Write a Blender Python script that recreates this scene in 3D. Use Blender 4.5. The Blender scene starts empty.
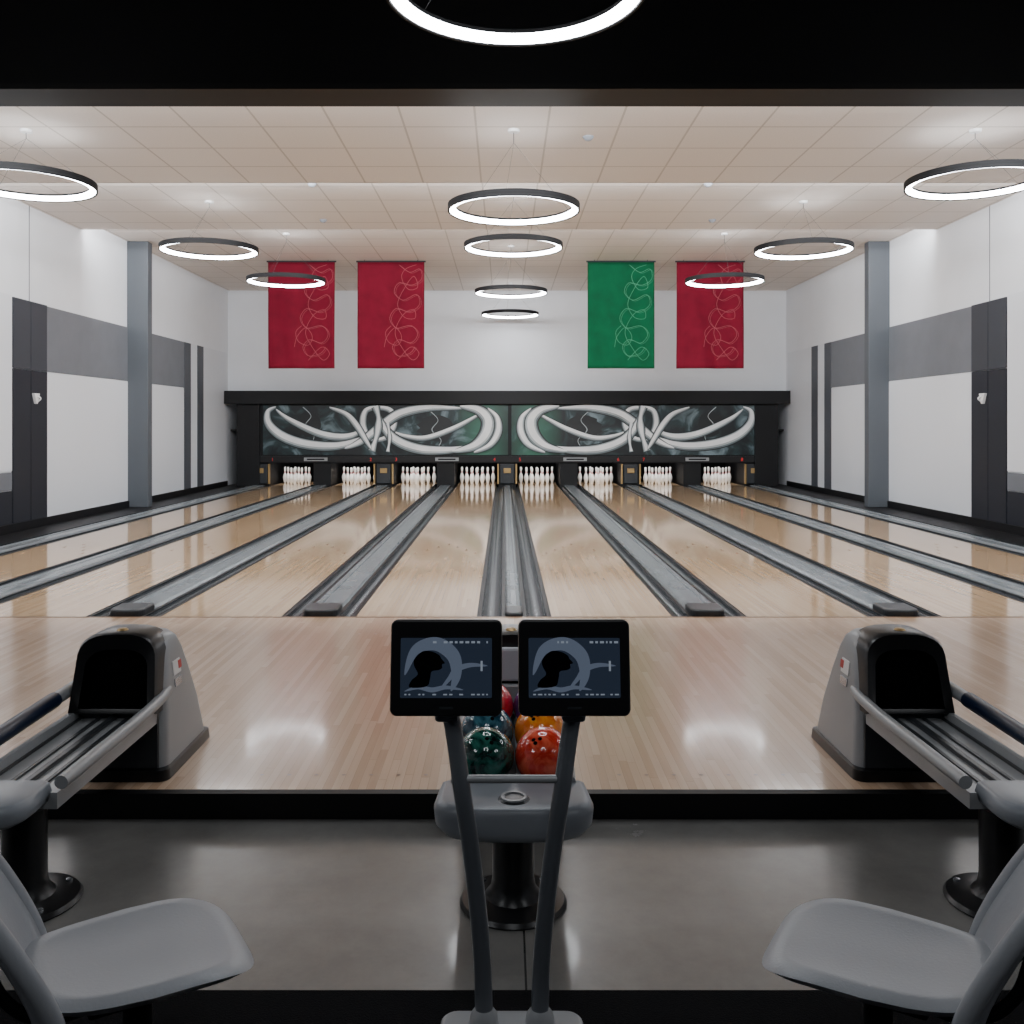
import bpy, bmesh, math, random
from mathutils import Vector, Matrix
random.seed(4)
S=bpy.context.scene
COL=S.collection
F=929.0; H=1.666; YH=425.0; XV=504.0; CX=-0.088
FLOOR=-0.113
WX=7.75
def off(d): return 8*d/F+CX     # lateral offset of things measured about the picture's middle

# ---------------------------------------------------------------- materials
def mat(name,col,rough=0.5,metal=0.0,emit=None,es=0.0,coat=0.0,noise=0.0,nscale=8.0,bump=0.0,spec=0.5):
    m=bpy.data.materials.new(name); m.use_nodes=True
    nt=m.node_tree; b=nt.nodes['Principled BSDF']
    b.inputs['Base Color'].default_value=(*col,1); b.inputs['Roughness'].default_value=rough
    b.inputs['Metallic'].default_value=metal
    b.inputs['Specular IOR Level'].default_value=spec
    b.inputs['Coat Weight'].default_value=coat
    b.inputs['Coat Roughness'].default_value=0.08
    if emit is not None:
        b.inputs['Emission Color'].default_value=(*emit,1); b.inputs['Emission Strength'].default_value=es
    if noise>0 or bump>0:
        tc=nt.nodes.new('ShaderNodeTexCoord'); n=nt.nodes.new('ShaderNodeTexNoise')
        n.inputs['Scale'].default_value=nscale; n.inputs['Detail'].default_value=5
        nt.links.new(tc.outputs['Object'],n.inputs['Vector'])
        if noise>0:
            r=nt.nodes.new('ShaderNodeValToRGB')
            r.color_ramp.elements[0].position=0.3; r.color_ramp.elements[1].position=0.7
            r.color_ramp.elements[0].color=(*[c*(1-noise) for c in col],1)
            r.color_ramp.elements[1].color=(*[min(1,c*(1+noise)) for c in col],1)
            nt.links.new(n.outputs['Fac'],r.inputs['Fac']); nt.links.new(r.outputs['Color'],b.inputs['Base Color'])
        if bump>0:
            bp=nt.nodes.new('ShaderNodeBump'); bp.inputs['Strength'].default_value=bump; bp.inputs['Distance'].default_value=0.01
            nt.links.new(n.outputs['Fac'],bp.inputs['Height']); nt.links.new(bp.outputs['Normal'],b.inputs['Normal'])
    return m

class NT:
    def __init__(s,m): s.t=m.node_tree; s.b=s.t.nodes['Principled BSDF']
    def n(s,k,**kw):
        x=s.t.nodes.new(k)
        for a,v in kw.items(): setattr(x,a,v)
        return x
    def l(s,a,b): s.t.links.new(a,b)
    def m(s,op,a,b=None):
        x=s.n('ShaderNodeMath',operation=op)
        for i,v in enumerate((a,b)):
            if v is None: continue
            if isinstance(v,(int,float)): x.inputs[i].default_value=v
            else: s.l(v,x.inputs[i])
        return x.outputs[0]

def wood(name,cols,w,L,rough,seam=0.75,coat=0.3):
    m=mat(name,cols[0],rough,coat=coat); q=NT(m)
    g=q.n('ShaderNodeNewGeometry'); sp=q.n('ShaderNodeSeparateXYZ'); q.l(g.outputs['Position'],sp.inputs[0])
    px=q.m('DIVIDE',sp.outputs['X'],w); ix=q.m('FLOOR',px)
    wn=q.n('ShaderNodeTexWhiteNoise',noise_dimensions='1D'); q.l(ix,wn.inputs['W'])
    yy=q.m('ADD',q.m('DIVIDE',sp.outputs['Y'],L),q.m('MULTIPLY',wn.outputs['Value'],7.3)); iy=q.m('FLOOR',yy)
    cb=q.n('ShaderNodeCombineXYZ'); q.l(ix,cb.inputs[0]); q.l(iy,cb.inputs[1])
    w2=q.n('ShaderNodeTexWhiteNoise',noise_dimensions='2D'); q.l(cb.outputs[0],w2.inputs['Vector'])
    cg=q.n('ShaderNodeCombineXYZ'); q.l(q.m('MULTIPLY',sp.outputs['X'],70),cg.inputs[0]); q.l(q.m('MULTIPLY',sp.outputs['Y'],2.2),cg.inputs[1]); q.l(q.m('MULTIPLY',w2.outputs['Value'],30),cg.inputs[2])
    ng=q.n('ShaderNodeTexNoise'); ng.inputs['Scale'].default_value=1.0; ng.inputs['Detail'].default_value=4; q.l(cg.outputs[0],ng.inputs['Vector'])
    f=q.m('ADD',q.m('MULTIPLY',w2.outputs['Value'],0.62),q.m('MULTIPLY',ng.outputs['Fac'],0.4))
    r=q.n('ShaderNodeValToRGB'); e=r.color_ramp.elements
    e[0].position=0.1; e[0].color=(*cols[0],1); e[1].position=0.95; e[1].color=(*cols[2],1)
    k=e.new(0.5); k.color=(*cols[1],1)
    q.l(f,r.inputs['Fac'])
    fr=q.m('FRACT',px); s1=q.m('LESS_THAN',fr,0.05)
    fy=q.m('FRACT',yy); s2=q.m('LESS_THAN',fy,0.003)
    sm=q.m('MAXIMUM',s1,s2)
    mx=q.n('ShaderNodeMix',data_type='RGBA',blend_type='MULTIPLY'); q.l(sm,mx.inputs['Factor'])
    q.l(r.outputs['Color'],mx.inputs['A']); mx.inputs['B'].default_value=(seam,seam*0.95,seam*0.9,1)
    q.l(mx.outputs['Result'],q.b.inputs['Base Color'])
    return m

M={}
M['approach']=wood('approach_maple',[(0.50,0.325,0.205),(0.60,0.415,0.28),(0.68,0.495,0.35)],0.04,1.1,0.22)
M['lane']=wood('lane_maple',[(0.53,0.34,0.185),(0.62,0.42,0.245),(0.69,0.49,0.305)],0.04,1.7,0.09,0.8,0.5)
M['white']=mat('white_wall_paint',(0.77,0.79,0.83),0.6,noise=0.02,nscale=1.5)
M['panelw']=mat('white_wall_panel',(0.70,0.725,0.77),0.5)
M['grayband']=mat('gray_wall_band',(0.14,0.15,0.17),0.55,noise=0.05,nscale=3)
M['darkpanel']=mat('charcoal_wall_panel',(0.018,0.02,0.027),0.5,spec=0.3)
M['darkpanel2']=mat('slate_wall_panel',(0.04,0.044,0.054),0.5,spec=0.3)
M['strip']=mat('slate_wall_strip',(0.07,0.076,0.09),0.5,spec=0.3)
M['pillar']=mat('pillar_paint',(0.075,0.085,0.098),0.5)
M['black']=mat('black_paint',(0.005,0.005,0.006),0.5,spec=0.3)
M['blackm']=mat('matte_black',(0.003,0.003,0.0035),0.9,spec=0.05)
M['beam']=mat('beam_trim',(0.010,0.010,0.010),0.5,spec=0.3)
M['plastic_black']=mat('black_plastic',(0.008,0.008,0.009),0.3)
M['ringblack']=mat('ring_black_metal',(0.008,0.008,0.009),0.6,spec=0.2)
M['cap']=mat('divider_cap_gray',(0.19,0.215,0.23),0.25,metal=0.2,noise=0.12,nscale=3)
M['gutter']=mat('gutter_gray',(0.03,0.036,0.042),0.22,metal=0.1,noise=0.3,nscale=2.5)
M['gutteredge']=mat('gutter_black_edge',(0.004,0.004,0.005),0.4,spec=0.3)
M['silver']=mat('silver_paint',(0.32,0.33,0.34),0.35,metal=0.15)
M['lightp']=mat('light_panel',(0.55,0.56,0.60),0.4)
M['grayp']=mat('gray_molded_plastic',(0.25,0.27,0.30),0.32,noise=0.04,nscale=5)
M['graydark']=mat('dark_gray_plastic',(0.025,0.028,0.032),0.35)
M['chrome']=mat('rail_metal',(0.5,0.52,0.55),0.25,metal=0.9)
M['steelbar']=mat('post_gray',(0.11,0.12,0.135),0.35,metal=0.2)
M['navy']=mat('navy_pad',(0.006,0.014,0.04),0.35)
M['seat']=mat('seat_gray',(0.32,0.335,0.36),0.38,bump=0.08,nscale=120)
M['brass']=mat('brass_trim',(0.42,0.28,0.12),0.4,metal=0.6)
M['pin']=mat('pin_white',(0.86,0.85,0.83),0.2)
M['red']=mat('pin_red',(0.5,0.02,0.02),0.3)
M['led']=mat('ring_led',(1,1,1),0.5,emit=(0.93,0.96,1.0),es=38)
M['redled']=mat('red_digits',(0.3,0,0),0.5,emit=(1,0.05,0.05),es=0.5)
M['label']=mat('label_white',(0.75,0.75,0.75),0.4)
M['dart']=mat('lane_mark',(0.24,0.14,0.08),0.3)
M['carpet']=mat('black_carpet',(0.006,0.006,0.007),0.9,bump=0.5,nscale=200,spec=0.1)
M['wire']=mat('lamp_wire',(0.05,0.05,0.05),0.5)

def tiles(name,t=0.81,col=(0.78,0.72,0.67)):
    m=mat(name,col,0.75); q=NT(m)
    g=q.n('ShaderNodeNewGeometry'); sp=q.n('ShaderNodeSeparateXYZ'); q.l(g.outputs['Position'],sp.inputs[0])
    a=q.m('FRACT',q.m('ADD',q.m('DIVIDE',sp.outputs['X'],t),0.5+0.015)); b=q.m('FRACT',q.m('DIVIDE',sp.outputs['Y'],t))
    ln=q.m('MAXIMUM',q.m('LESS_THAN',a,0.03),q.m('LESS_THAN',b,0.035))
    n=q.n('ShaderNodeTexNoise'); n.inputs['Scale'].default_value=60; q.l(g.outputs['Position'],n.inputs['Vector'])
    r=q.n('ShaderNodeValToRGB'); r.color_ramp.elements[0].position=0.3; r.color_ramp.elements[0].color=(*[c*0.93 for c in col],1)
    r.color_ramp.elements[1].position=0.6; r.color_ramp.elements[1].color=(*col,1); q.l(n.outputs['Fac'],r.inputs['Fac'])
    mx=q.n('ShaderNodeMix',data_type='RGBA'); q.l(ln,mx.inputs['Factor']); q.l(r.outputs['Color'],mx.inputs['A'])
    mx.inputs['B'].default_value=(0.52,0.47,0.42,1)
    q.l(mx.outputs['Result'],q.b.inputs['Base Color'])
    return m
M['tile']=tiles('ceiling_tile')

def concrete():
    m=mat('polished_concrete',(0.14,0.135,0.125),0.25,coat=0.2); q=NT(m)
    g=q.n('ShaderNodeNewGeometry')
    n=q.n('ShaderNodeTexNoise'); n.inputs['Scale'].default_value=1.4; n.inputs['Detail'].default_value=9; n.inputs['Roughness'].default_value=0.7
    q.l(g.outputs['Position'],n.inputs['Vector'])
    r=q.n('ShaderNodeValToRGB'); r.color_ramp.elements[0].position=0.25; r.color_ramp.elements[0].color=(0.135,0.132,0.125,1)
    r.color_ramp.elements[1].position=0.8; r.color_ramp.elements[1].color=(0.25,0.245,0.232,1); q.l(n.outputs['Fac'],r.inputs['Fac'])
    sp=q.n('ShaderNodeSeparateXYZ'); q.l(g.outputs['Position'],sp.inputs[0])
    s=q.m('LESS_THAN',q.m('FRACT',q.m('ADD',q.m('DIVIDE',sp.outputs['X'],2.4),0.009)),0.003)
    mx=q.n('ShaderNodeMix',data_type='RGBA'); q.l(s,mx.inputs['Factor']); q.l(r.outputs['Color'],mx.inputs['A']); mx.inputs['B'].default_value=(0.04,0.04,0.04,1)
    q.l(mx.outputs['Result'],q.b.inputs['Base Color'])
    rr=q.n('ShaderNodeMapRange'); rr.inputs['To Min'].default_value=0.22; rr.inputs['To Max'].default_value=0.30; q.l(n.outputs['Fac'],rr.inputs['Value']); q.l(rr.outputs[0],q.b.inputs['Roughness'])
    return m
M['concrete']=concrete()

def muralbg():
    m=mat('mural_print',(0.01,0.02,0.025),0.35); q=NT(m)
    g=q.n('ShaderNodeNewGeometry')
    n=q.n('ShaderNodeTexNoise'); n.inputs['Scale'].default_value=1.1; n.inputs['Detail'].default_value=6; n.inputs['Distortion'].default_value=1.8; q.l(g.outputs['Position'],n.inputs['Vector'])
    r=q.n('ShaderNodeValToRGB'); e=r.color_ramp.elements
    e[0].position=0.44; e[0].color=(0.003,0.006,0.008,1); e[1].position=0.72; e[1].color=(0.20,0.27,0.30,1)
    k=e.new(0.56); k.color=(0.015,0.034,0.038,1); q.l(n.outputs['Fac'],r.inputs['Fac'])
    sp=q.n('ShaderNodeSeparateXYZ'); q.l(g.outputs['Position'],sp.inputs[0])
    ax=q.m('ABSOLUTE',q.m('SUBTRACT',sp.outputs['X'],0.05)); d=q.m('ABSOLUTE',q.m('SUBTRACT',ax,0.7)); gm=q.n('ShaderNodeMapRange'); gm.inputs['From Min'].default_value=0.8; gm.inputs['From Max'].default_value=0.1; gm.inputs['To Max'].default_value=0.8; q.l(d,gm.inputs['Value'])
    mx=q.n('ShaderNodeMix',data_type='RGBA'); q.l(gm.outputs[0],mx.inputs['Factor']); q.l(r.outputs['Color'],mx.inputs['A']); mx.inputs['B'].default_value=(0.04,0.17,0.11,1)
    q.l(mx.outputs['Result'],q.b.inputs['Base Color']); return m
M['mural']=muralbg()
M['ribbon1']=mat('ribbon_gray',(0.13,0.165,0.175),0.4,noise=0.3,nscale=1.2)
M['ribbonm']=mat('ribbon_mid',(0.42,0.46,0.475),0.4,noise=0.3,nscale=1.5)
M['ribbon2']=mat('ribbon_white',(0.92,0.94,0.95),0.4,noise=0.1,nscale=2)
M['ribbon3']=mat('ribbon_shadow',(0.003,0.005,0.006),0.4)
M['screen']=mat('monitor_screen',(0.008,0.010,0.016),0.25,emit=(0.025,0.036,0.06),es=0.5)
M['scrl']=mat('screen_light',(0.03,0.03,0.04),0.3,emit=(0.095,0.12,0.17),es=0.7)
M['scrw']=mat('screen_white',(0.1,0.1,0.1),0.3,emit=(0.22,0.26,0.32),es=0.7)
M['scrd']=mat('screen_dark',(0.001,0.0015,0.003),0.3,spec=0.1)
M['cloth_red']=mat('cloth_red',(0.115,0.004,0.014),0.8,noise=0.15,nscale=3,spec=0.1)
M['cloth_green']=mat('cloth_green',(0.002,0.066,0.026),0.8,noise=0.15,nscale=3,spec=0.1)
M['stitch_red']=mat('stitch_red',(0.22,0.035,0.045),0.7)
M['stitch_green']=mat('stitch_green',(0.03,0.19,0.10),0.7)

# ---------------------------------------------------------------- geometry helpers
def link(o,parent=None):
    COL.objects.link(o)
    if parent is not None: o.parent=parent
    return o
def empty(name,loc=(0,0,0),rz=0.0):
    e=bpy.data.objects.new(name,None); e.empty_display_size=0.2; e.location=loc; e.rotation_euler=(0,0,rz); COL.objects.link(e); return e
def fin(bm,name,m,parent=None,smooth=False,bevel=0.0,seg=2,angle=40,loc=None):
    me=bpy.data.meshes.new(name); bmesh.ops.recalc_face_normals(bm,faces=bm.faces[:]); bm.to_mesh(me); bm.free()
    if isinstance(m,(list,tuple)):
        for k in m: me.materials.append(k)
    else: me.materials.append(m)
    if smooth:
        for p in me.polygons: p.use_smooth=True
        try: me.set_sharp_from_angle(angle=math.radians(angle))
        except Exception: pass
    o=bpy.data.objects.new(name,me)
    if loc is not None: o.location=loc
    link(o,parent)
    if bevel>0:
        b=o.modifiers.new('bevel','BEVEL'); b.width=bevel; b.segments=seg; b.limit_method='ANGLE'; b.angle_limit=math.radians(35)
    return o
def box(name,x0,x1,y0,y1,z0,z1,m,parent=None,bevel=0.0,seg=2):
    bm=bmesh.new(); bmesh.ops.create_cube(bm,size=1)
    x0,x1=min(x0,x1),max(x0,x1); y0,y1=min(y0,y1),max(y0,y1); z0,z1=min(z0,z1),max(z0,z1)
    for v in bm.verts: v.co=Vector((x0+(v.co.x+.5)*(x1-x0),y0+(v.co.y+.5)*(y1-y0),z0+(v.co.z+.5)*(z1-z0)))
    return fin(bm,name,m,parent,bevel=bevel,seg=seg)
def lathe_bm(bm,prof,c=(0,0,0),seg=32,mi=None):
    rings=[]
    for r,z in prof:
        if r<1e-6: rings.append([bm.verts.new((c[0],c[1],c[2]+z))])
        else: rings.append([bm.verts.new((c[0]+r*math.cos(2*math.pi*i/seg),c[1]+r*math.sin(2*math.pi*i/seg),c[2]+z)) for i in range(seg)])
    for k in range(len(rings)-1):
        a,b=rings[k],rings[k+1]
        for i in range(seg):
            j=(i+1)%seg
            if len(a)==1 and len(b)==1: continue
            if len(a)==1: f=bm.faces.new((a[0],b[i],b[j]))
            elif len(b)==1: f=bm.faces.new((a[i],a[j],b[0]))
            else: f=bm.faces.new((a[i],a[j],b[j],b[i]))
            if mi: f.material_index=mi(k)
def lathe(name,prof,m,parent=None,c=(0,0,0),seg=32,mi=None,loc=None,angle=40):
    bm=bmesh.new(); lathe_bm(bm,prof,c,seg,mi); return fin(bm,name,m,parent,smooth=True,loc=loc,angle=angle)
def tube(name,pts,r,m,parent=None,smooth=True,cyclic=False,res=6):
    cu=bpy.data.curves.new(name,'CURVE'); cu.dimensions='3D'; cu.bevel_depth=r; cu.bevel_resolution=4; cu.use_fill_caps=True
    if smooth and len(pts)>2:
        sp=cu.splines.new('BEZIER'); sp.bezier_points.add(len(pts)-1)
        for p,q in zip(sp.bezier_points,pts): p.co=q; p.handle_left_type=p.handle_right_type='AUTO'
    else:
        sp=cu.splines.new('POLY'); sp.points.add(len(pts)-1)
        for p,q in zip(sp.points,pts): p.co=(*q,1)
    sp.use_cyclic_u=cyclic; cu.resolution_u=res
    cu.materials.append(m)
    o=bpy.data.objects.new(name,cu); link(o,parent); return o
def prism(name,poly,axis,a,b,m,parent=None,bevel=0.0,seg=2,smooth=False):
    bm=bmesh.new()
    def P(u,v,w):
        return {'x':(w,u,v),'y':(u,w,v),'z':(u,v,w)}[axis]
    A=[bm.verts.new(P(u,v,a)) for u,v in poly]; B=[bm.verts.new(P(u,v,b)) for u,v in poly]
    bm.faces.new(A); bm.faces.new(B[::-1]); n=len(poly)
    for i in range(n): bm.faces.new((A[i],A[(i+1)%n],B[(i+1)%n],B[i]))
    return fin(bm,name,m,parent,bevel=bevel,seg=seg,smooth=smooth)
def rrect(x0,x1,y0,y1,r,n=5):
    out=[]
    for cx,cy,a0 in ((x1-r,y1-r,0),(x0+r,y1-r,90),(x0+r,y0+r,180),(x1-r,y0+r,270)):
        for i in range(n+1):
            a=math.radians(a0+90*i/n); out.append((cx+r*math.cos(a),cy+r*math.sin(a)))
    return out
def loft(name,secs,m,parent=None,cap=True,smooth=True,angle=40):
    bm=bmesh.new(); R=[[bm.verts.new(p) for p in s] for s in secs]; n=len(R[0])
    for a,b in zip(R[:-1],R[1:]):
        for i in range(n): bm.faces.new((a[i],a[(i+1)%n],b[(i+1)%n],b[i]))
    if cap: bm.faces.new(R[0]); bm.faces.new(R[-1][::-1])
    return fin(bm,name,m,parent,smooth=smooth,angle=angle)
def catmull(P,n=10,closed=False):
    out=[]; N=len(P)
    rng=range(N) if closed else range(N-1)
    for i in rng:
        g=lambda k: P[k%N] if closed else P[max(0,min(N-1,k))]
        p0,p1,p2,p3=[Vector(g(i+d)) for d in (-1,0,1,2)]
        for j in range(n):
            t=j/n; out.append(0.5*((2*p1)+(-p0+p2)*t+(2*p0-5*p1+4*p2-p3)*t*t+(-p0+3*p1-3*p2+p3)*t**3))
    if not closed: out.append(Vector(P[-1]))
    return out
def ribbon(name,P,w,y,m,parent=None,closed=False,taper=False):
    pts=catmull([(a,b) for a,b in P],12,closed); bm=bmesh.new(); L=[];N=len(pts)
    for i,p in enumerate(pts):
        a=pts[(i-1)%N] if closed else pts[max(0,i-1)]; b=pts[(i+1)%N] if closed else pts[min(N-1,i+1)]
        t=(b-a)
        if t.length<1e-6: t=Vector((1,0))
        t.normalize(); nn=Vector((-t.y,t.x)); u=i/(N-1)
        ww=w*(0.8+0.2*math.cos(u*2*math.pi*2)) if not taper else w*max(0.08,math.sin(math.pi*u)**0.7)
        q1=p+nn*ww/2; q2=p-nn*ww/2
        L.append((bm.verts.new((q1.x,y,q1.y)),bm.verts.new((q2.x,y,q2.y))))
    for i in range(N if closed else N-1):
        a=L[i]; b=L[(i+1)%N]; bm.faces.new((a[0],a[1],b[1],b[0]))
    return fin(bm,name,m,parent)

# ---------------------------------------------------------------- room shell
box('floor_concrete',-WX,WX,2.925,4.217,FLOOR-0.2,FLOOR,M['concrete'])
box('floor_carpet',-WX,WX,-4,2.925,FLOOR-0.2,FLOOR,M['carpet'])
ap=box('floor_approach',-WX,WX,4.235,8.06,FLOOR-0.2,0.0,M['approach'])
box('step_nosing',-WX,WX,4.19,4.24,FLOOR,0.003,M['black'],ap)
box('foul_line',-6.9,6.9,8.048,8.068,-0.05,0.003,M['dart'],ap)
bm=bmesh.new()
for ln in range(-4,4):
    cx=(ln+.5)*1.7
    for yy in (4.42,7.4):
        for k in range(-3,4):
            bmesh.ops.create_circle(bm,cap_ends=True,radius=0.010,segments=12,matrix=Matrix.Translation((cx+k*0.13,yy,0.002)))
fin(bm,'approach_dots',M['dart'],ap)
box('floor_underlane',-WX,WX,8.06,27.9,-0.4,-0.13,M['blackm'])
box('floor_side_strip',-WX,-7.13,8.06,27.9,-0.13,-0.005,M['black']); box('floor_side_strip',7.13,WX,8.06,27.9,-0.13,-0.005,M['black'])
box('wall_behind',-WX,WX,-4.2,-4,FLOOR-0.2,5.7,M['darkpanel2'])
bw=box('wall_back',-WX,WX,25.8,26.0,2.3,5.6,M['white'])
box('wall_pit',-WX,WX,27.9,28.1,-0.4,2.6,M['blackm'])

for s,nm in ((-1,'left'),(1,'right')):
    w=box('wall_'+nm,s*WX,s*(WX+0.2),-4.2,28.1,-0.4,5.7,M['white'])
    def pan(n,y0,y1,z0,z1,m,t=0.02): box(n,s*(WX-t),s*(WX+0.01),y0,y1,z0,z1,m,w)
    pan('band_1',15.53,22.2,2.56,3.65,M['grayband'])
    pan('band_2',8.5,12.2,2.56,3.65,M['grayband'])
    pan('dark_column_1',14.45,14.98,2.56,3.66,M['darkpanel2'],0.03); pan('dark_column_2',15.0,15.52,2.56,3.66,M['darkpanel2'],0.03)
    pan('dark_column_3',14.45,14.98,0,2.55,M['darkpanel'],0.03); pan('dark_column_4',15.0,15.52,0,2.55,M['darkpanel'],0.03)
    pan('panel_1',12.2,14.43,0.95,3.68,M['panelw']); pan('panel_2',12.2,14.43,0.65,0.93,M['grayband']); pan('panel_3',12.2,14.43,0,0.64,M['darkpanel'])
    pan('panel_4',15.55,19.0,0.1,2.55,M['panelw']); pan('panel_5',19.02,22.18,0.1,2.55,M['panelw']); 
    pan('strip_1',22.2,22.65,0,3.65,M['strip'],0.03); pan('strip_2',23.15,23.6,0,3.65,M['strip'],0.03)
    pan('panel_6',22.66,23.14,0.1,3.65,M['panelw']); pan('panel_7',23.62,25.6,0.1,3.65,M['panelw'])
    pan('panel_8',8.5,12.18,0.1,2.55,M['panelw'])
    box('baseboard_'+nm,s*(WX-0.05),s*WX,8.0,25.6,-0.005,0.13,M['black'],w)
    box('seam_1',s*(WX-0.004),s*(WX+.01),14.98,15.0,3.66,5.2,M['grayband'],w)
    box('pillar',s*(WX-0.43),s*(WX-0.001),18.87,19.1,-0.005,5.4,M['pillar'],bevel=0.01)
    e=empty('wall_sensor',(s*(WX-0.03),15.1,2.1))
    prism('housing',[(-0.09,0.08),(0.09,0.08),(0.02,-0.09),(-0.02,-0.09)],'x',0,-s*0.05,M['label'],e,0.008)
    tube('hook',[(-s*0.05,0,0.03),(-s*0.1,0,0),(-s*0.06,0,-0.05)],0.012,M['label'],e)

ca=box('ceiling_near_tiles',-WX,WX,8.5,13.0,5.05,5.19,M['tile'])
box('ceiling_mid_tiles',-WX,WX,12.9,16.8,5.2,5.39,M['tile'])
box('ceiling_far_tiles',-WX,WX,16.7,26.0,5.4,5.6,M['tile'])
box('ceiling_dark',-WX,WX,-4.2,8.6,5.5,5.7,M['black'])
sf=box('ceiling_soffit_beam',-WX,WX,8.09,8.57,4.6,5.5,M['black'],bevel=0.01)
box('soffit_trim',-WX,WX,8.085,8.12,4.59,4.64,M['beam'],sf)

# ---------------------------------------------------------------- lanes
Y0=8.07; LANES={}
for ln in range(-4,4):
    cx=(ln+.5)*1.7
    e=empty('bowling_lane',(cx,0,0)); LANES[ln]=e
    box('lane_bed',-0.524,0.524,Y0,27.3,-0.12,0.0,M['lane'],e)
    box('lane_edge_1',-0.531,-0.525,Y0,27.3,-0.11,0.002,M['gutteredge'],e); box('lane_edge_2',0.525,0.531,Y0,27.3,-0.11,0.002,M['gutteredge'],e)
    bm=bmesh.new()
    for k in range(-3,4):
        x=k*0.13; y=Y0+4.9-abs(k)*0.3
        vs=[bm.verts.new(p) for p in ((x-0.02,y-0.08,0.002),(x,y-0.02,0.002),(x+0.02,y-0.08,0.002),(x,y+0.08,0.002))]; bm.faces.new(vs)
    for k in (-4,-3,-2,2,3,4):
        bmesh.ops.create_circle(bm,cap_ends=True,radius=0.008,segments=12,matrix=Matrix.Translation((k*0.11,Y0+2.1,0.002)))
    fin(bm,'lane_arrows',M['dart'],e)

def arc_gutter(x0,x1,depth,n=12):
    c=(x0+x1)/2; h=(x1-x0)/2
    return [(c-h*math.cos(math.pi*i/n),-depth*math.sin(math.pi*i/n)) for i in range(n+1)]
YE=25.45
for d in range(-4,5):
    cx=d*1.7
    cw=0.055 if d==0 else 0.125
    for sgn in (-1,1):
        ln=d if sgn>0 else d-1
        ln=max(-4,min(3,ln)); e=LANES[ln]; ox=cx-(ln+.5)*1.7
        nm='gutter_left' if sgn>0 else 'gutter_right'
        xa,xb=sorted((sgn*0.285,sgn*(cw+0.055)))
        g=arc_gutter(xa,xb,0.06)
        prof=g+[(xb,-0.128),(xa,-0.128)]
        prism(nm,[(ox+a,b) for a,b in prof],'y',Y0,YE,M['gutter'],e)
        for (u,v) in ((0.286,0.318),(cw+0.021,cw+0.054)):
            a,b=sorted((ox+sgn*u,ox+sgn*v)); box(nm+'_liner',a,b,Y0,YE,-0.12,-0.002,M['gutteredge'],e)
    ln=max(-4,min(3,d)); e=LANES[ln]; ox=cx-(ln+.5)*1.7
    prof=[(-cw-0.02,-0.12),(-cw-0.02,0.0),(-cw,0.022),(-cw*0.55,0.026),(-cw*0.5,0.016),(cw*0.5,0.016),(cw*0.55,0.026),(cw,0.022),(cw+0.02,0.0),(cw+0.02,-0.12)]
    prism('divider_cap',[(ox+a,b) for a,b in prof],'y',Y0+cw+0.05,YE,M['cap'],e)
    nw=cw+0.025
    poly=[(ox+nw*math.cos(math.pi+math.pi*i/14),Y0+0.11+0.105*math.sin(math.pi+math.pi*i/14)) for i in range(15)]+[(ox+nw,Y0+0.36),(ox-nw,Y0+0.36)]
    prism('divider_nose',poly,'z',-0.12,0.055 if d else 0.03,M['graydark'],e,0.02,3)

# pins
def pin_prof(sx,sz):
    p=[(0,0),(0.026,0),(0.029,0.006),(0.036,0.03),(0.052,0.075),(0.0605,0.115),(0.058,0.15),(0.046,0.19),(0.033,0.22),(0.027,0.237),(0.0245,0.25),(0.0235,0.262),(0.024,0.272),(0.027,0.29),(0.031,0.315),(0.0323,0.343),(0.029,0.365),(0.018,0.378),(0,0.381)]
    return [(r*sx,z*sz) for r,z in p]
PP=pin_prof(1.04,1.22)
bm=bmesh.new()
for row in range(4):
    for k in range(row+1):
        lathe_bm(bm,PP,((k-row/2)*0.30,26.0+row*0.26,0.0),16,mi=lambda q:1 if q in (9,11) else 0)
me=bpy.data.meshes.new('bowling_pins'); bmesh.ops.recalc_face_normals(bm,faces=bm.faces[:]); bm.to_mesh(me); bm.free()
me.materials.append(M['pin']); me.materials.append(M['red'])
for p in me.polygons: p.use_smooth=True
for ln in range(-4,4):
    o=bpy.data.objects.new('bowling_pins',me); o.location=((ln+.5)*1.7,0,0.001); link(o)

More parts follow.
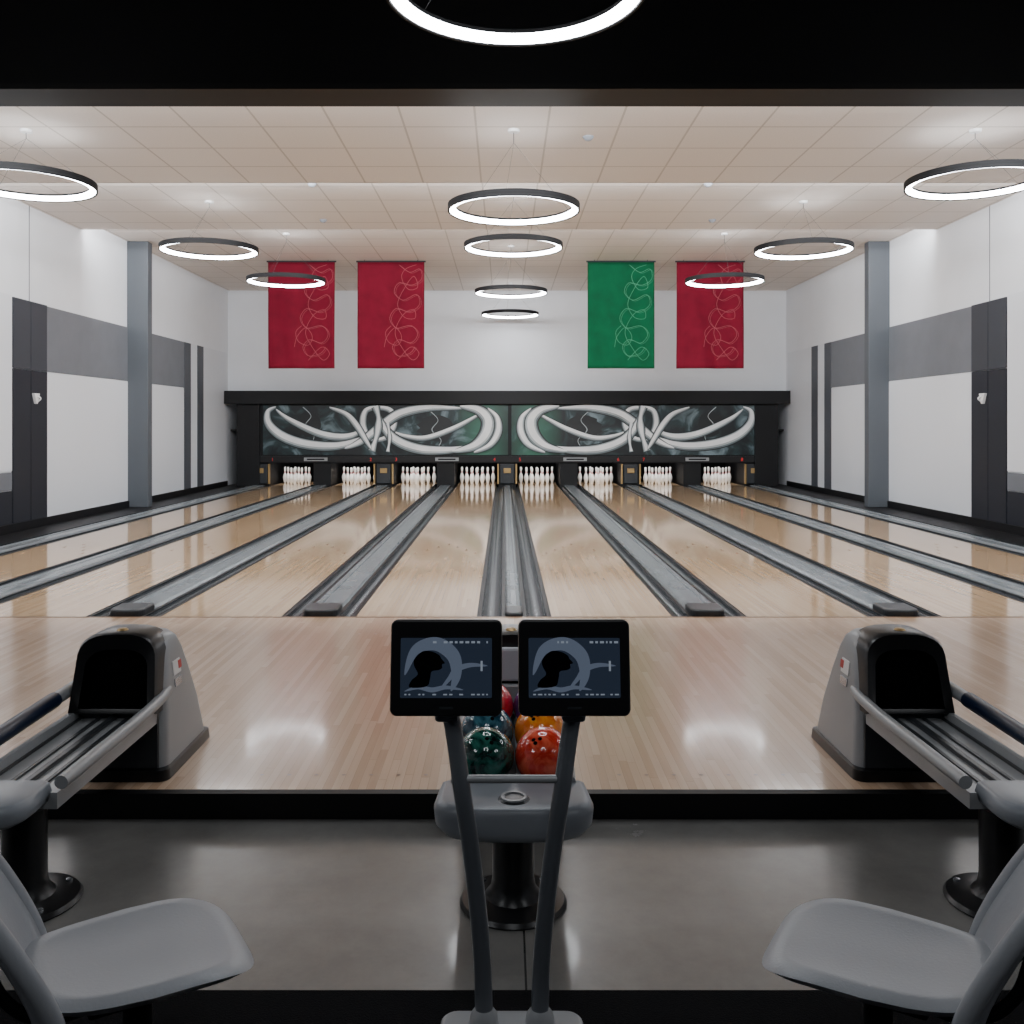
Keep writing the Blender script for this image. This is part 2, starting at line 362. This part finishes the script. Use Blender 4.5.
# ---------------------------------------------------------------- masking unit
YM=25.55; PM=F/YM
def MX(px): return (px-XV)/PM+CX
def MZ(py): return H-(py-YH)/PM
mu=empty('pinsetter_masking_unit')
box('top_ledge',-WX+0.01,WX-0.01,25.35,25.79,MZ(404),MZ(391),M['black'],mu)
box('column_1',MX(237),-6.8,25.5,27.88,0.0,MZ(404),M['black'],mu); box('column_2',6.8,MX(778),25.5,27.88,0.0,MZ(404),M['black'],mu)
box('backing',-6.86,6.86,YM+0.02,25.79,MZ(463),MZ(404),M['black'],mu)
box('lower_strip',-6.86,6.86,YM-0.02,YM+0.04,MZ(462),MZ(456),M['plastic_black'],mu)
for s in (-1,1):
    a,b=(MX(263),MX(508)) if s<0 else (MX(511.5),MX(755))
    box('mural_panel_%d'%(1 if s<0 else 2),a,b,YM,YM+0.03,MZ(455),MZ(405),M['mural'],mu)
    def T(P): return [(MX(x) if s<0 else MX(2*509.5-x),MZ(y)) for x,y in P]
    rib=[
     ([(378,432),(360,440),(335,446),(305,444),(282,436),(269,424),(268,412),(276,407.5)],9,False,True),
     ([(276,410),(290,420),(318,433),(340,437),(356,434),(366,426)],7,False,True),
     ([(388,430),(404,436),(425,438),(450,430),(470,420),(486,411)],5,False,True),
     ([(363,424),(366,411),(378,408),(391,411),(394,424),(388,436),(378,440),(368,436)],6.5,True,False),
     ([(345,449),(362,441),(384,424),(402,413),(430,408),(462,409)],9,False,True),
     ([(378,410),(382,424),(396,440),(420,449),(450,450),(472,446)],9,False,True),
     ([(372,451),(377,436),(379,420),(376,407)],7,False,False),
     ([(388,452),(390,438),(388,424)],4,False,False),
     ([(452,452),(474,446),(486,434),(488,420),(478,410),(460,407)],12,False,True),
     ([(474,453),(490,445),(498,432),(497,418),(488,409)],7,False,True),
     ([(330,408),(346,414),(356,424),(366,440),(372,450)],6,False,True),
    ]
    for i,(P,w,cl,tp) in enumerate(rib):
        w=w/PM*1.1; y=YM-0.006-0.007*i
        ribbon('ribbon_%d_a'%i,T(P),w*1.2,y,M['ribbon3'],mu,cl,tp)
        ribbon('ribbon_%d_b'%i,T(P),w,y-0.0015,M['ribbon1'],mu,cl,tp)
        ribbon('ribbon_%d_m'%i,[(a_,b_+0.015) for a_,b_ in T(P)],w*0.78,y-0.003,M['ribbonm'],mu,cl,tp)
        ribbon('ribbon_%d_c'%i,[(a_,b_+0.03) for a_,b_ in T(P)],w*0.52,y-0.0045,M['ribbon2'],mu,cl,tp)
    for j,(cx,cy,a,b) in enumerate(((309,424,12,13),(436,428,18,13))):
        pl=T([(cx+a*math.cos(t*math.pi/12)*(1+0.12*math.sin(3*t)),cy+b*math.sin(t*math.pi/12)) for t in range(24)])
        prism('mural_figure_%d'%j,pl,'y',YM-0.004,YM-0.001,M['ribbon3'],mu)
        ribbon('figure_line_%d'%j,T([(cx-6,cy-17),(cx+2,cy-8),(cx-4,cy+2),(cx+5,cy+12),(cx+1,cy+20)]),0.8/PM,YM-0.0055,M['ribbonm'],mu)
for ln in range(-4,4):
    cx=(ln+.5)*1.7
    fc=bpy.data.curves.new('lane_digit','FONT'); fc.body=str(ln+5); fc.size=0.13; fc.align_x='CENTER'; fc.materials.append(M['redled'])
    fo=bpy.data.objects.new('lane_digit_%d'%(ln+5),fc); fo.rotation_euler=(math.pi/2,0,0); fo.location=(cx+(0.5 if ln%2 else -0.5),YM-0.03,MZ(461)); link(fo,mu)
for i,px in enumerate((316,447,575,697)):
    box('label_%d'%i,MX(px)-0.32,MX(px)+0.32,YM-0.05,YM-0.015,MZ(461),MZ(457.5),M['silver'],mu)
    box('label_text_%d'%i,MX(px)-0.24,MX(px)+0.24,YM-0.055,YM-0.045,MZ(460),MZ(458.5),M['black'],mu)
for d in range(-4,5):
    cx=d*1.7
    box('kickback_%d'%(d+4),cx-0.24,cx+0.24,25.62,27.85,-0.1,MZ(463)+0.01,M['black'],mu)
    if d%2==0:
        for s in (-1,1):
            box('brass_%d_%d'%(d+4,s+1),cx+s*0.23,cx+s*0.27,25.52,25.62,0.05,MZ(464),M['brass'],mu)
        box('return_panel_%d'%(d+4),cx-0.2,cx+0.2,25.55,25.62,0.05,MZ(464),M['graydark'],mu,0.02)
        box('return_panel_plate_%d'%(d+4),cx-0.10,cx+0.10,25.53,25.56,0.34,0.48,M['brass'],mu,0.02)
box('pit_roof',-WX+.01,WX-.01,26.0,27.88,1.5,1.55,M['black'],mu)

# ---------------------------------------------------------------- banners
def banner(px,col,stc,mir=False):
    cx=(px-XV)*21/F+CX; e=empty('wall_banner',(cx,21,0)); W=1.51; zt=5.36; zb=H-(368.5-YH)*21/F
    def wy(x,z):
        k=(zt-z)/(zt-zb); return 0.035*math.sin(x*6+px)*k+0.02*math.sin(x*13+z*2)*k
    bm=bmesh.new(); nx,nz=30,30; G=[]
    for j in range(nz+1):
        z=zt+(zb-zt)*j/nz; row=[]
        for i in range(nx+1):
            x=-W/2+W*i/nx; row.append(bm.verts.new((x,wy(x,z),z)))
        G.append(row)
    for j in range(nz):
        for i in range(nx): bm.faces.new((G[j][i],G[j][i+1],G[j+1][i+1],G[j+1][i]))
    o=fin(bm,'cloth',col,e,smooth=True,angle=80); so=o.modifiers.new('s','SOLIDIFY'); so.thickness=0.008
    tube('rod',[(-W/2-0.03,0,zt),(W/2+0.03,0,zt)],0.018,M['darkpanel'],e)
    for sx in (-0.6,0.6): tube('hanger',[(sx,0,zt),(sx,0,5.4)],0.006,M['wire'],e)
    K=[[(.62,.03),(.78,.10),(.93,.07),(.96,.16),(.82,.22),(.62,.20),(.55,.29),(.68,.36),(.88,.31),(.93,.40),(.78,.47),(.58,.44),(.48,.53),(.58,.62),(.80,.60),(.90,.68),(.80,.76),(.62,.73),(.52,.80),(.60,.88),(.78,.86),(.86,.80)],
       [(.88,.03),(.72,.07),(.66,.15),(.76,.26),(.90,.24),(.84,.14),(.70,.25),(.60,.40),(.70,.52),(.86,.53),(.84,.45),(.68,.50),(.56,.66),(.66,.80),(.82,.92),(.92,.86),(.80,.80),(.60,.92)],
       [(.50,.60),(.42,.66),(.46,.75),(.60,.78),(.66,.70),(.56,.62),(.44,.70),(.40,.80)]]
    for c,kk in enumerate(K):
        pts=[]
        for p in catmull(kk,6):
            x=-W/2+W*p.x; z=zt+(zb-zt)*p.y
            pts.append((x,wy(x,z)-0.009,z))
        tube('stitching_%d'%c,pts,0.0055,stc,e,res=2)
        if c<1: tube('stitching_outline_%d'%c,[(x+0.035,wy(x+0.035,z-0.02)-0.009,z-0.02) for x,y,z in pts],0.0035,stc,e,res=2)
banner(301.5,M['cloth_red'],M['stitch_red']); banner(391,M['cloth_red'],M['stitch_red']); banner(621,M['cloth_green'],M['stitch_green']); banner(710,M['cloth_red'],M['stitch_red'])

# ---------------------------------------------------------------- ring lamps
def ring(x,y,z,zc,name='ring_pendant_lamp'):
    e=empty(name,(x,y,z)); R=0.755
    prof=[(R,0.0),(R,0.075),(R-0.08,0.075),(R-0.08,0.05),(R-0.077,0.008),(R-0.022,0.003),(R-0.016,-0.006),(R,-0.006),(R,0.0)]
    prof=[(r,z-0.035) for r,z in prof]
    lathe('ring_body',prof,[M['ringblack'],M['led']],e,seg=72,mi=lambda k:1 if k in (3,4) else 0,angle=30)
    top=zc-z
    lathe('canopy',[(0,top),(0.07,top),(0.065,top-0.03),(0,top-0.035)],M['label'] if y>8.6 else M['plastic_black'],e,seg=20)
    hub=min(0.75,top-0.1)
    tube('drop_wire',[(0,0,top),(0,0,hub)],0.004,M['wire'],e)
    for k in range(3):
        a=2*math.pi*k/3+0.4; tube('wire_%d'%k,[((R-0.04)*math.cos(a),(R-0.04)*math.sin(a),0.03),(0,0,hub)],0.0015,M['wire'],e)
def ceilz(y): return 5.5 if y<8.6 else 5.05 if y<13 else 5.2 if y<16.8 else 5.4
for x,y,z in ((0.02,5.3,4.17),(0.02,10.65,4.15),(0.02,14.2,4.40),(-0.02,19.35,4.44),(-0.05,24.4,4.58),
              (5.31,10.65,4.46),(-5.57,10.65,4.44),(4.6,14.67,4.44),(-4.78,14.67,4.44),(4.14,18.1,4.48),(-4.4,18.1,4.48)):
    ring(x+off(y),y,z,ceilz(y))
for x,y in ((-4.7,5.3),(4.7,5.3),(0,-0.2),(-4.7,-0.2),(4.7,-0.2)): ring(x,y,4.17,5.5)  # extra rings out of view, added to brighten the seating area
for x,y in ((0.9,10.9),(2.9,13.6),(-2.9,13.6),(-3.2,16.0),(3.5,16.0),(-1.9,17.5)):
    zc=ceilz(y); e=empty('ceiling_smoke_detector',(x,y,zc)); lathe('dome',[(0,-0.05),(0.03,-0.048),(0.05,-0.03),(0.065,-0.01),(0.065,0)],M['grayp'],e,seg=20)

# ---------------------------------------------------------------- ball return
def ball_return(cx,side):
    e=empty('ball_return',(cx+off(4.0),0,0))
    def sec(z,hw,y0,y1,r): return [(x,y,z) for x,y in rrect(-hw,hw,y0,y1,r)]
    loft('hood_base',[sec(0.001,0.265,4.33,5.0,0.05),sec(0.05,0.262,4.335,4.99,0.05),sec(0.055,0.25,4.35,4.975,0.05)],M['plastic_black'],e)
    loft('hood_shell',[sec(0.05,0.248,4.36,4.97,0.06),sec(0.25,0.235,4.39,4.90,0.06),sec(0.42,0.218,4.43,4.82,0.06),sec(0.55,0.203,4.46,4.76,0.07),sec(0.61,0.19,4.48,4.72,0.07),sec(0.645,0.165,4.51,4.68,0.07),sec(0.655,0.13,4.54,4.65,0.05)],M['silver'],e,angle=50)
    bm=bmesh.new(); vs=[bm.verts.new(p) for p in ((-0.215,4.345,0.06),(0.215,4.345,0.06),(0.2,4.385,0.33),(-0.2,4.385,0.33))]; bm.faces.new(vs)
    o=fin(bm,'front_skirt',M['graydark'],e); so=o.modifiers.new('s','SOLIDIFY'); so.thickness=0.02; so.offset=-1
    def arch(hw,z0,z1,n=14):
        P=[(-hw*1.08,z0),(hw*1.08,z0)]
        zc=z1-hw*0.75
        for i in range(n+1):
            a=math.pi*i/n; c,s_=math.cos(a),math.sin(a)
            P.append((hw*math.copysign(abs(c)**0.7,c),zc+(z1-zc)*abs(s_)**0.7))
        return P
    out=arch(0.195,0.31,0.68); inn=arch(0.15,0.335,0.60)
    def at(P,yo): return [(x,yo+(z-0.3)*0.22,z) for x,z in P]
    bm=bmesh.new()
    R=[[bm.verts.new(p) for p in at(P,yo)] for P,yo in ((out,4.52),(out,4.355),(arch(0.187,0.318,0.67),4.335),(inn,4.345),(inn,4.40))]
    n=len(out)
    for k in range(4):
        for i in range(n):
            f=bm.faces.new((R[k][i],R[k][(i+1)%n],R[k+1][(i+1)%n],R[k+1][i])); f.material_index=0 if k<3 else 1
    f=bm.faces.new(R[-1]); f.material_index=1
    fin(bm,'mouth_bezel',[M['plastic_black'],M['blackm']],e,smooth=True,angle=35)
    if not side:
        box('mouth_flap',-0.12,0.12,4.36,4.39,0.46,0.62,M['lightp'],e,0.02)
        box('flap_base',-0.12,0.12,4.33,4.36,0.36,0.455,M['silver'],e,0.01)
    lathe('emblem',[(0,0.008),(0.02,0.007),(0.028,0.0)],M['brass'],e,seg=20,loc=(0,4.47,0.681))
    for s in (-1,1):
        for (y,z,a,b,mm) in ((4.60,0.47,0.05,0.035,'label'),(4.60,0.40,0.045,0.02,'chrome'),(4.64,0.475,0.02,0.02,'red')):
            o=box('decal',-0.004,0.004,-a,a,-b,b,M[mm],e,0.002)
            hw=0.218+(0.42-z)*0.13
            o.location=(s*(hw+(0.003 if mm=='red' else 0.001)),y,z); o.rotation_euler=(0,-s*0.13,0)
    prism('tray',[(-0.2,0.26),(0.2,0.26),(0.2,0.32),(0.175,0.32),(0.165,0.283),(-0.165,0.283),(-0.175,0.32),(-0.2,0.32)],'y',3.4,4.46,M['silver'],e)
    box('tray_center',-0.014,0.014,3.45,4.45,0.28,0.30,M['graydark'],e,0.004)
    for s in (-1,1):
        for (xa,xb,nm) in ((0.06,0.075,2),(0.15,0.162,4)):
            h=0.0 if side else 0.08
            prism('ball_rail_%d'%(s+nm),[(3.42,0.28),(4.45,0.28),(4.45,0.289+h),(3.62,0.289)],'x',s*xa,s*xb,M['graydark'],e) if not side else box('ball_rail_%d'%(s+nm),s*xa,s*xb,3.42,4.45,0.28,0.292,M['graydark'],e)
    for s in (-1,1):
        if side and s==side:
            tube('side_rail_pad',[(s*0.235,4.28,0.40),(s*0.235,3.4,0.38)],0.036,M['navy'],e)
            tube('side_rail_joint',[(s*0.225,4.50,0.41),(s*0.235,4.26,0.40)],0.03,M['silver'],e)
        else:
            tube('side_rail_%d'%(s+2),[(s*0.205,4.50,0.385),(s*0.21,4.4,0.37),(s*0.21,3.6,0.355),(s*0.205,3.42,0.35)],0.026,M['silver'],e)
    kw=0.74 if side else 1.03
    ps=0 if not side else side*0.035
    zb_=0.035 if side else 0.0
    def capsec(z,k,yk):
        P=[]
        for i in range(25):
            a=math.pi+math.pi*i/24; c,s_=math.cos(a),math.sin(a)
            P.append((ps+0.27*kw*k*math.copysign(abs(c)**0.6,c),3.31+0.14*yk*-abs(s_)**0.75,z))
        P+= [(ps+0.26*kw*k,3.44,z),(ps-0.26*kw*k,3.44,z)]
        return P
    loft('end_cap',[capsec(0.215+zb_,0.72,0.6),capsec(0.235+zb_,0.9,0.9),capsec(0.265+zb_*.6,1.0,1.0),capsec(0.315,1.02,1.02),capsec(0.343,0.97,0.97),capsec(0.35,0.9,0.9)],M['grayp'],e,angle=50)
    lathe('cap_emblem',[(0,0.006),(0.05,0.006),(0.056,0.0)],M['graydark'],e,seg=28,loc=(ps,3.27,0.35))
    lathe('cap_emblem_ring',[(0.034,0.006),(0.036,0.011),(0.046,0.011),(0.048,0.006)],M['silver'],e,seg=28,loc=(ps,3.27,0.35))
    px_=0 if not side else -side*0.05
    lathe('pedestal',[(0,FLOOR+0.03),(0.11,FLOOR+0.03),(0.085,FLOOR+0.06),(0.078,FLOOR+0.1),(0.078,0.24),(0.1,0.262),(0,0.262)],M['plastic_black'],e,seg=32,c=(px_,3.46,0))
    lathe('pedestal_foot',[(0,FLOOR),(0.195,FLOOR),(0.2,FLOOR+0.008),(0.19,FLOOR+0.022),(0.12,FLOOR+0.034),(0,FLOOR+0.034)],M['plastic_black'],e,seg=40,c=(px_,3.46,0))
    for k in range(4):
        a=math.pi/4+k*math.pi/2; lathe('bolt_%d'%k,[(0,0.012),(0.012,0.01),(0.013,0)],M['chrome'],e,seg=10,loc=(px_+0.16*math.cos(a),3.46+0.16*math.sin(a),FLOOR+0.025))
ball_return(0,0); ball_return(-1.87,-1); ball_return(1.87,1)

def ballmat(name,c1,c2):
    m=mat(name,c1,0.08,coat=0.6); q=NT(m); tc=q.n('ShaderNodeTexCoord'); n=q.n('ShaderNodeTexNoise'); n.inputs['Scale'].default_value=9; n.inputs['Detail'].default_value=5; n.inputs['Distortion'].default_value=2.5
    q.l(tc.outputs['Object'],n.inputs['Vector']); r=q.n('ShaderNodeValToRGB'); r.color_ramp.elements[0].position=0.42; r.color_ramp.elements[1].position=0.62
    r.color_ramp.elements[0].color=(*c1,1); r.color_ramp.elements[1].color=(*c2,1); q.l(n.outputs['Fac'],r.inputs['Fac']); q.l(r.outputs['Color'],q.b.inputs['Base Color']); return m
balls=[(-0.110,3.553,0,(0.004,0.025,0.022),(0.03,0.17,0.13)),(0.110,3.553,0,(0.70,0.035,0.02),(0.92,0.15,0.08)),
       (-0.110,3.769,.022,(0.01,0.04,0.07),(0.07,0.22,0.28)),(0.110,3.769,.022,(0.85,0.19,0.01),(1.0,0.40,0.05)),
       (-0.108,3.983,.06,(0.6,0.01,0.02),(0.8,0.03,0.04)),(0.108,3.983,.06,(0.05,0.04,0.16),(0.13,0.06,0.35))]
for i,(x,y,dz_,c1,c2) in enumerate(balls):
    bm=bmesh.new(); bmesh.ops.create_uvsphere(bm,u_segments=40,v_segments=24,radius=0.109)
    o=fin(bm,'bowling_ball',ballmat('ball_%d'%i,c1,c2),None,smooth=True,angle=180,loc=(x+off(4.0)+0.006,y,0.399+dz_))
    bm=bmesh.new()
    for dx,dz in ((-0.014,0.02),(0.014,0.02),(0,-0.02)):
        v=Vector((dx+(0.02 if x<0 else -0.03),-0.065,0.08+dz*0.6)).normalized()*0.1088
        bmesh.ops.create_circle(bm,cap_ends=True,radius=0.008,segments=14,matrix=Matrix.Translation(v*1.003)@v.to_track_quat('Z','Y').to_matrix().to_4x4())
    fin(bm,'finger_holes',M['blackm'],o)

# ---------------------------------------------------------------- monitors
ms=empty('score_monitor_stand',(off(2.72),2.72,0)); sc=2.72/F
for s,nm in ((-1,'1'),(1,'2')):
    pts=[(64,705),(58,740),(50,790),(41,850),(33,920),(29,975),(28,1020)]
    pts=[(s*a*sc,0.03 if i<2 else 0.0,max(H-(b-YH)*sc,FLOOR+0.02)) for i,(a,b) in enumerate(pts)]
    tube('post_'+nm,pts,0.026,M['steelbar'],ms)
    mm=empty('monitor_'+nm,((-0.1915 if s<0 else 0.181),0,0.9575)); mm.parent=ms; mm.rotation_euler=(math.radians(-8),0,0)
    prism('bezel',rrect(-0.1625,0.1625,-0.137,0.137,0.02),'y',-0.02,0.02,M['plastic_black'],mm,0.006,3)
    prism('back_shell',rrect(-0.13,0.13,-0.10,0.10,0.03),'y',0.02,0.05,M['plastic_black'],mm,0.01,3)
    box('neck',-0.035,0.035,0.015,0.06,-0.16,-0.03,M['steelbar'],mm,0.01)
    prism('screen',rrect(-0.133,0.133,-0.085,0.085,0.004),'y',-0.0215,-0.019,M['screen'],mm)
    yy=-0.0225
    ribbon('graphic_ribbon_1',[(-0.12,-0.02),(-0.09,0.05),(-0.03,0.068),(0.02,0.035),(0.03,-0.02),(0.015,-0.065)],0.04,yy,M['scrl'],mm,False,True)
    ribbon('graphic_ribbon_2',[(-0.02,-0.065),(0.01,-0.03),(0.03,-0.005),(0.07,0.008),(0.12,0.006)],0.016,yy-0.0003,M['scrl'],mm,False,True)
    ribbon('graphic_ribbon_3',[(-0.12,-0.066),(-0.08,-0.055),(-0.04,-0.062),(0.0,-0.055),(0.05,-0.062)],0.014,yy-0.0002,M['scrl'],mm,False,True)
    hd=[(-0.085,0.034),(-0.066,0.048),(-0.040,0.046),(-0.020,0.036),(-0.014,0.026),(-0.004,0.014),(-0.012,0.010),(-0.012,0.0),(-0.022,-0.006),(-0.042,-0.010),(-0.046,-0.028),(-0.056,-0.052),(-0.105,-0.055),(-0.10,-0.035),(-0.082,-0.018),(-0.092,0.004),(-0.094,0.02)]
    prism('graphic_head',[(p.x,p.y) for p in catmull(hd,4,True)],'y',yy-0.0008,yy-0.0004,M['scrd'],mm)
    bm=bmesh.new()
    for (x0,x1,z0,z1) in ((0.10,0.106,-0.009,0.02),):
        vs=[bm.verts.new(p) for p in ((x0,yy-0.001,z0),(x1,yy-0.001,z0),(x1,yy-0.001,z1),(x0,yy-0.001,z1))]; bm.faces.new(vs)
    x=-0.12
    while x<0.12:
        w=random.uniform(0.004,0.012)
        for (z,h) in ((0.070,0.006),(-0.077,0.004)):
            if random.random()<0.65 and not (z>0 and x<-0.06):
                vs=[bm.verts.new(p) for p in ((x,yy-0.001,z),(x+w,yy-0.001,z),(x+w,yy-0.001,z+h),(x,yy-0.001,z+h))]; bm.faces.new(vs)
        x+=w+0.006
    fin(bm,'screen_text',M['scrw'],mm)
    box('logo',-0.02,0.02,-0.0215,-0.019,-0.117,-0.11,M['graydark'],mm)
tube('crossbar',[(-0.152,0,0.63),(0.152,0,0.63)],0.012,M['silver'],ms)
prism('base_plate',rrect(-0.21,0.21,-0.16,0.07,0.05),'z',FLOOR,FLOOR+0.025,M['silver'],ms,0.012,3)
for s in (-1,1): lathe('post_collar',[(0.026,0.05),(0.04,0.03),(0.045,0.0),(0,0)],M['silver'],ms,loc=(s*0.082,0,FLOOR+0.023))

# ---------------------------------------------------------------- chairs
def se(a,n): 
    c,s=math.cos(a),math.sin(a); return (math.copysign(abs(c)**(2/n),c),math.copysign(abs(s)**(2/n),s))
def pad(name,fn,m,parent,n=3.6,rings=9,seg=48):
    bm=bmesh.new(); L=[]
    for sgn in (1,-1):
        rr=[]
        c=bm.verts.new(fn(0,0,sgn*1.0)); 
        for k in range(1,rings+1):
            r=k/rings; edge=1.0 if r<0.9 else math.sqrt(max(0,1-((r-0.9)/0.1)**2))
            rr.append([bm.verts.new(fn(r*se(2*math.pi*i/seg,n)[0],r*se(2*math.pi*i/seg,n)[1],sgn*edge)) for i in range(seg)])
        for i in range(seg): bm.faces.new((c,rr[0][i],rr[0][(i+1)%seg]))
        for a,b in zip(rr[:-1],rr[1:]):
            for i in range(seg): bm.faces.new((a[i],b[i],b[(i+1)%seg],a[(i+1)%seg]))
        L.append(rr)
    bmesh.ops.remove_doubles(bm,verts=bm.verts[:],dist=0.0004)
    return fin(bm,name,m,parent,smooth=True,angle=70)
def chair(x,y,rz):
    e=empty('molded_chair',(x,y,FLOOR),rz)
    def seat(u,v,s):
        px=u*(0.225-0.03*(v<0)*abs(v)); py=v*0.26
        z=0.455+0.018*abs(u)**3-0.025*max(0,v)**3+0.03*max(0,-v)**3
        return (px,py,z+s*0.019)
    pad('seat',seat,M['seat'],e,n=4)
    def back(u,v,s):
        w=0.22-0.02*max(0,v)
        px=u*w; z=0.62+v*0.27; yb=-0.33-0.14*v-0.02*v*v+0.06*abs(u)**2.2
        t=0.010+0.012*min(1,max(0,(math.sqrt(u*u+v*v)-0.7)*3))
        return (px,yb+s*t,z)
    pad('backrest',back,M['seat'],e,n=3.2)
    rim=[back(0.985*se(2*math.pi*i/40,3.2)[0],0.985*se(2*math.pi*i/40,3.2)[1],0) for i in range(40)]
    tube('backrest_rim',rim,0.021,M['seat'],e,cyclic=True)
    for sx in (-0.1,0.1):
        tube('bracket_%d'%(1 if sx<0 else 2),[(sx,0.12,0.425),(sx,-0.1,0.425),(sx,-0.22,0.43),(sx,-0.30,0.50),(sx,-0.335,0.60)],0.014,M['plastic_black'],e)
    box('under_plate',-0.13,0.13,-0.13,0.13,0.405,0.43,M['plastic_black'],e,0.01)
    lathe('post',[(0,0.03),(0.07,0.03),(0.04,0.06),(0.035,0.1),(0.035,0.38),(0.07,0.41),(0,0.41)],M['plastic_black'],e,seg=28)
    lathe('foot',[(0,0),(0.2,0),(0.205,0.01),(0.18,0.025),(0.07,0.035),(0,0.035)],M['plastic_black'],e,seg=36)
chair(-0.93+off(2.3),2.31,math.radians(-59)); chair(0.91+off(2.3),2.31,math.radians(59))

# ---------------------------------------------------------------- lights
def area(name,loc,rot,sx,sy,p,col=(1,1,1)):
    l=bpy.data.lights.new(name,'AREA'); l.shape='RECTANGLE'; l.size=sx; l.size_y=sy; l.energy=p; l.color=col
    o=bpy.data.objects.new(name,l); o.location=loc; o.rotation_euler=rot; COL.objects.link(o); return o
R=math.radians
CW=(0.93,0.965,1.0)
area('soffit_fill_light',(0,8.62,4.93),(R(50),0,0),14.5,0.12,600,CW)  # added fill light hidden behind the beam, brightens lanes and back wall
area('ceiling_cove_light',(0,13.03,5.12),(R(85),0,0),15,0.1,390,CW)
area('ceiling_cove_light',(0,16.83,5.32),(R(85),0,0),15,0.1,400,CW)
area('pin_deck_light',(0,25.95,1.2),(R(15),0,0),13.2,0.15,210,(1,0.98,0.95))
w=bpy.data.worlds.new('world'); S.world=w; w.use_nodes=True
w.node_tree.nodes['Background'].inputs[0].default_value=(0.6,0.65,0.7,1); w.node_tree.nodes['Background'].inputs[1].default_value=0.1

# ---------------------------------------------------------------- camera
cd=bpy.data.cameras.new('camera'); cd.sensor_width=36; cd.sensor_height=36; cd.sensor_fit='HORIZONTAL'; cd.lens=36*F/1024
cd.shift_y=-(512-YH)/1024; cd.shift_x=(512-XV)/1024; cd.clip_start=0.05; cd.clip_end=100
co=bpy.data.objects.new('camera',cd); co.location=(CX,0,H); co.rotation_euler=(R(90),0,0); COL.objects.link(co); S.camera=co
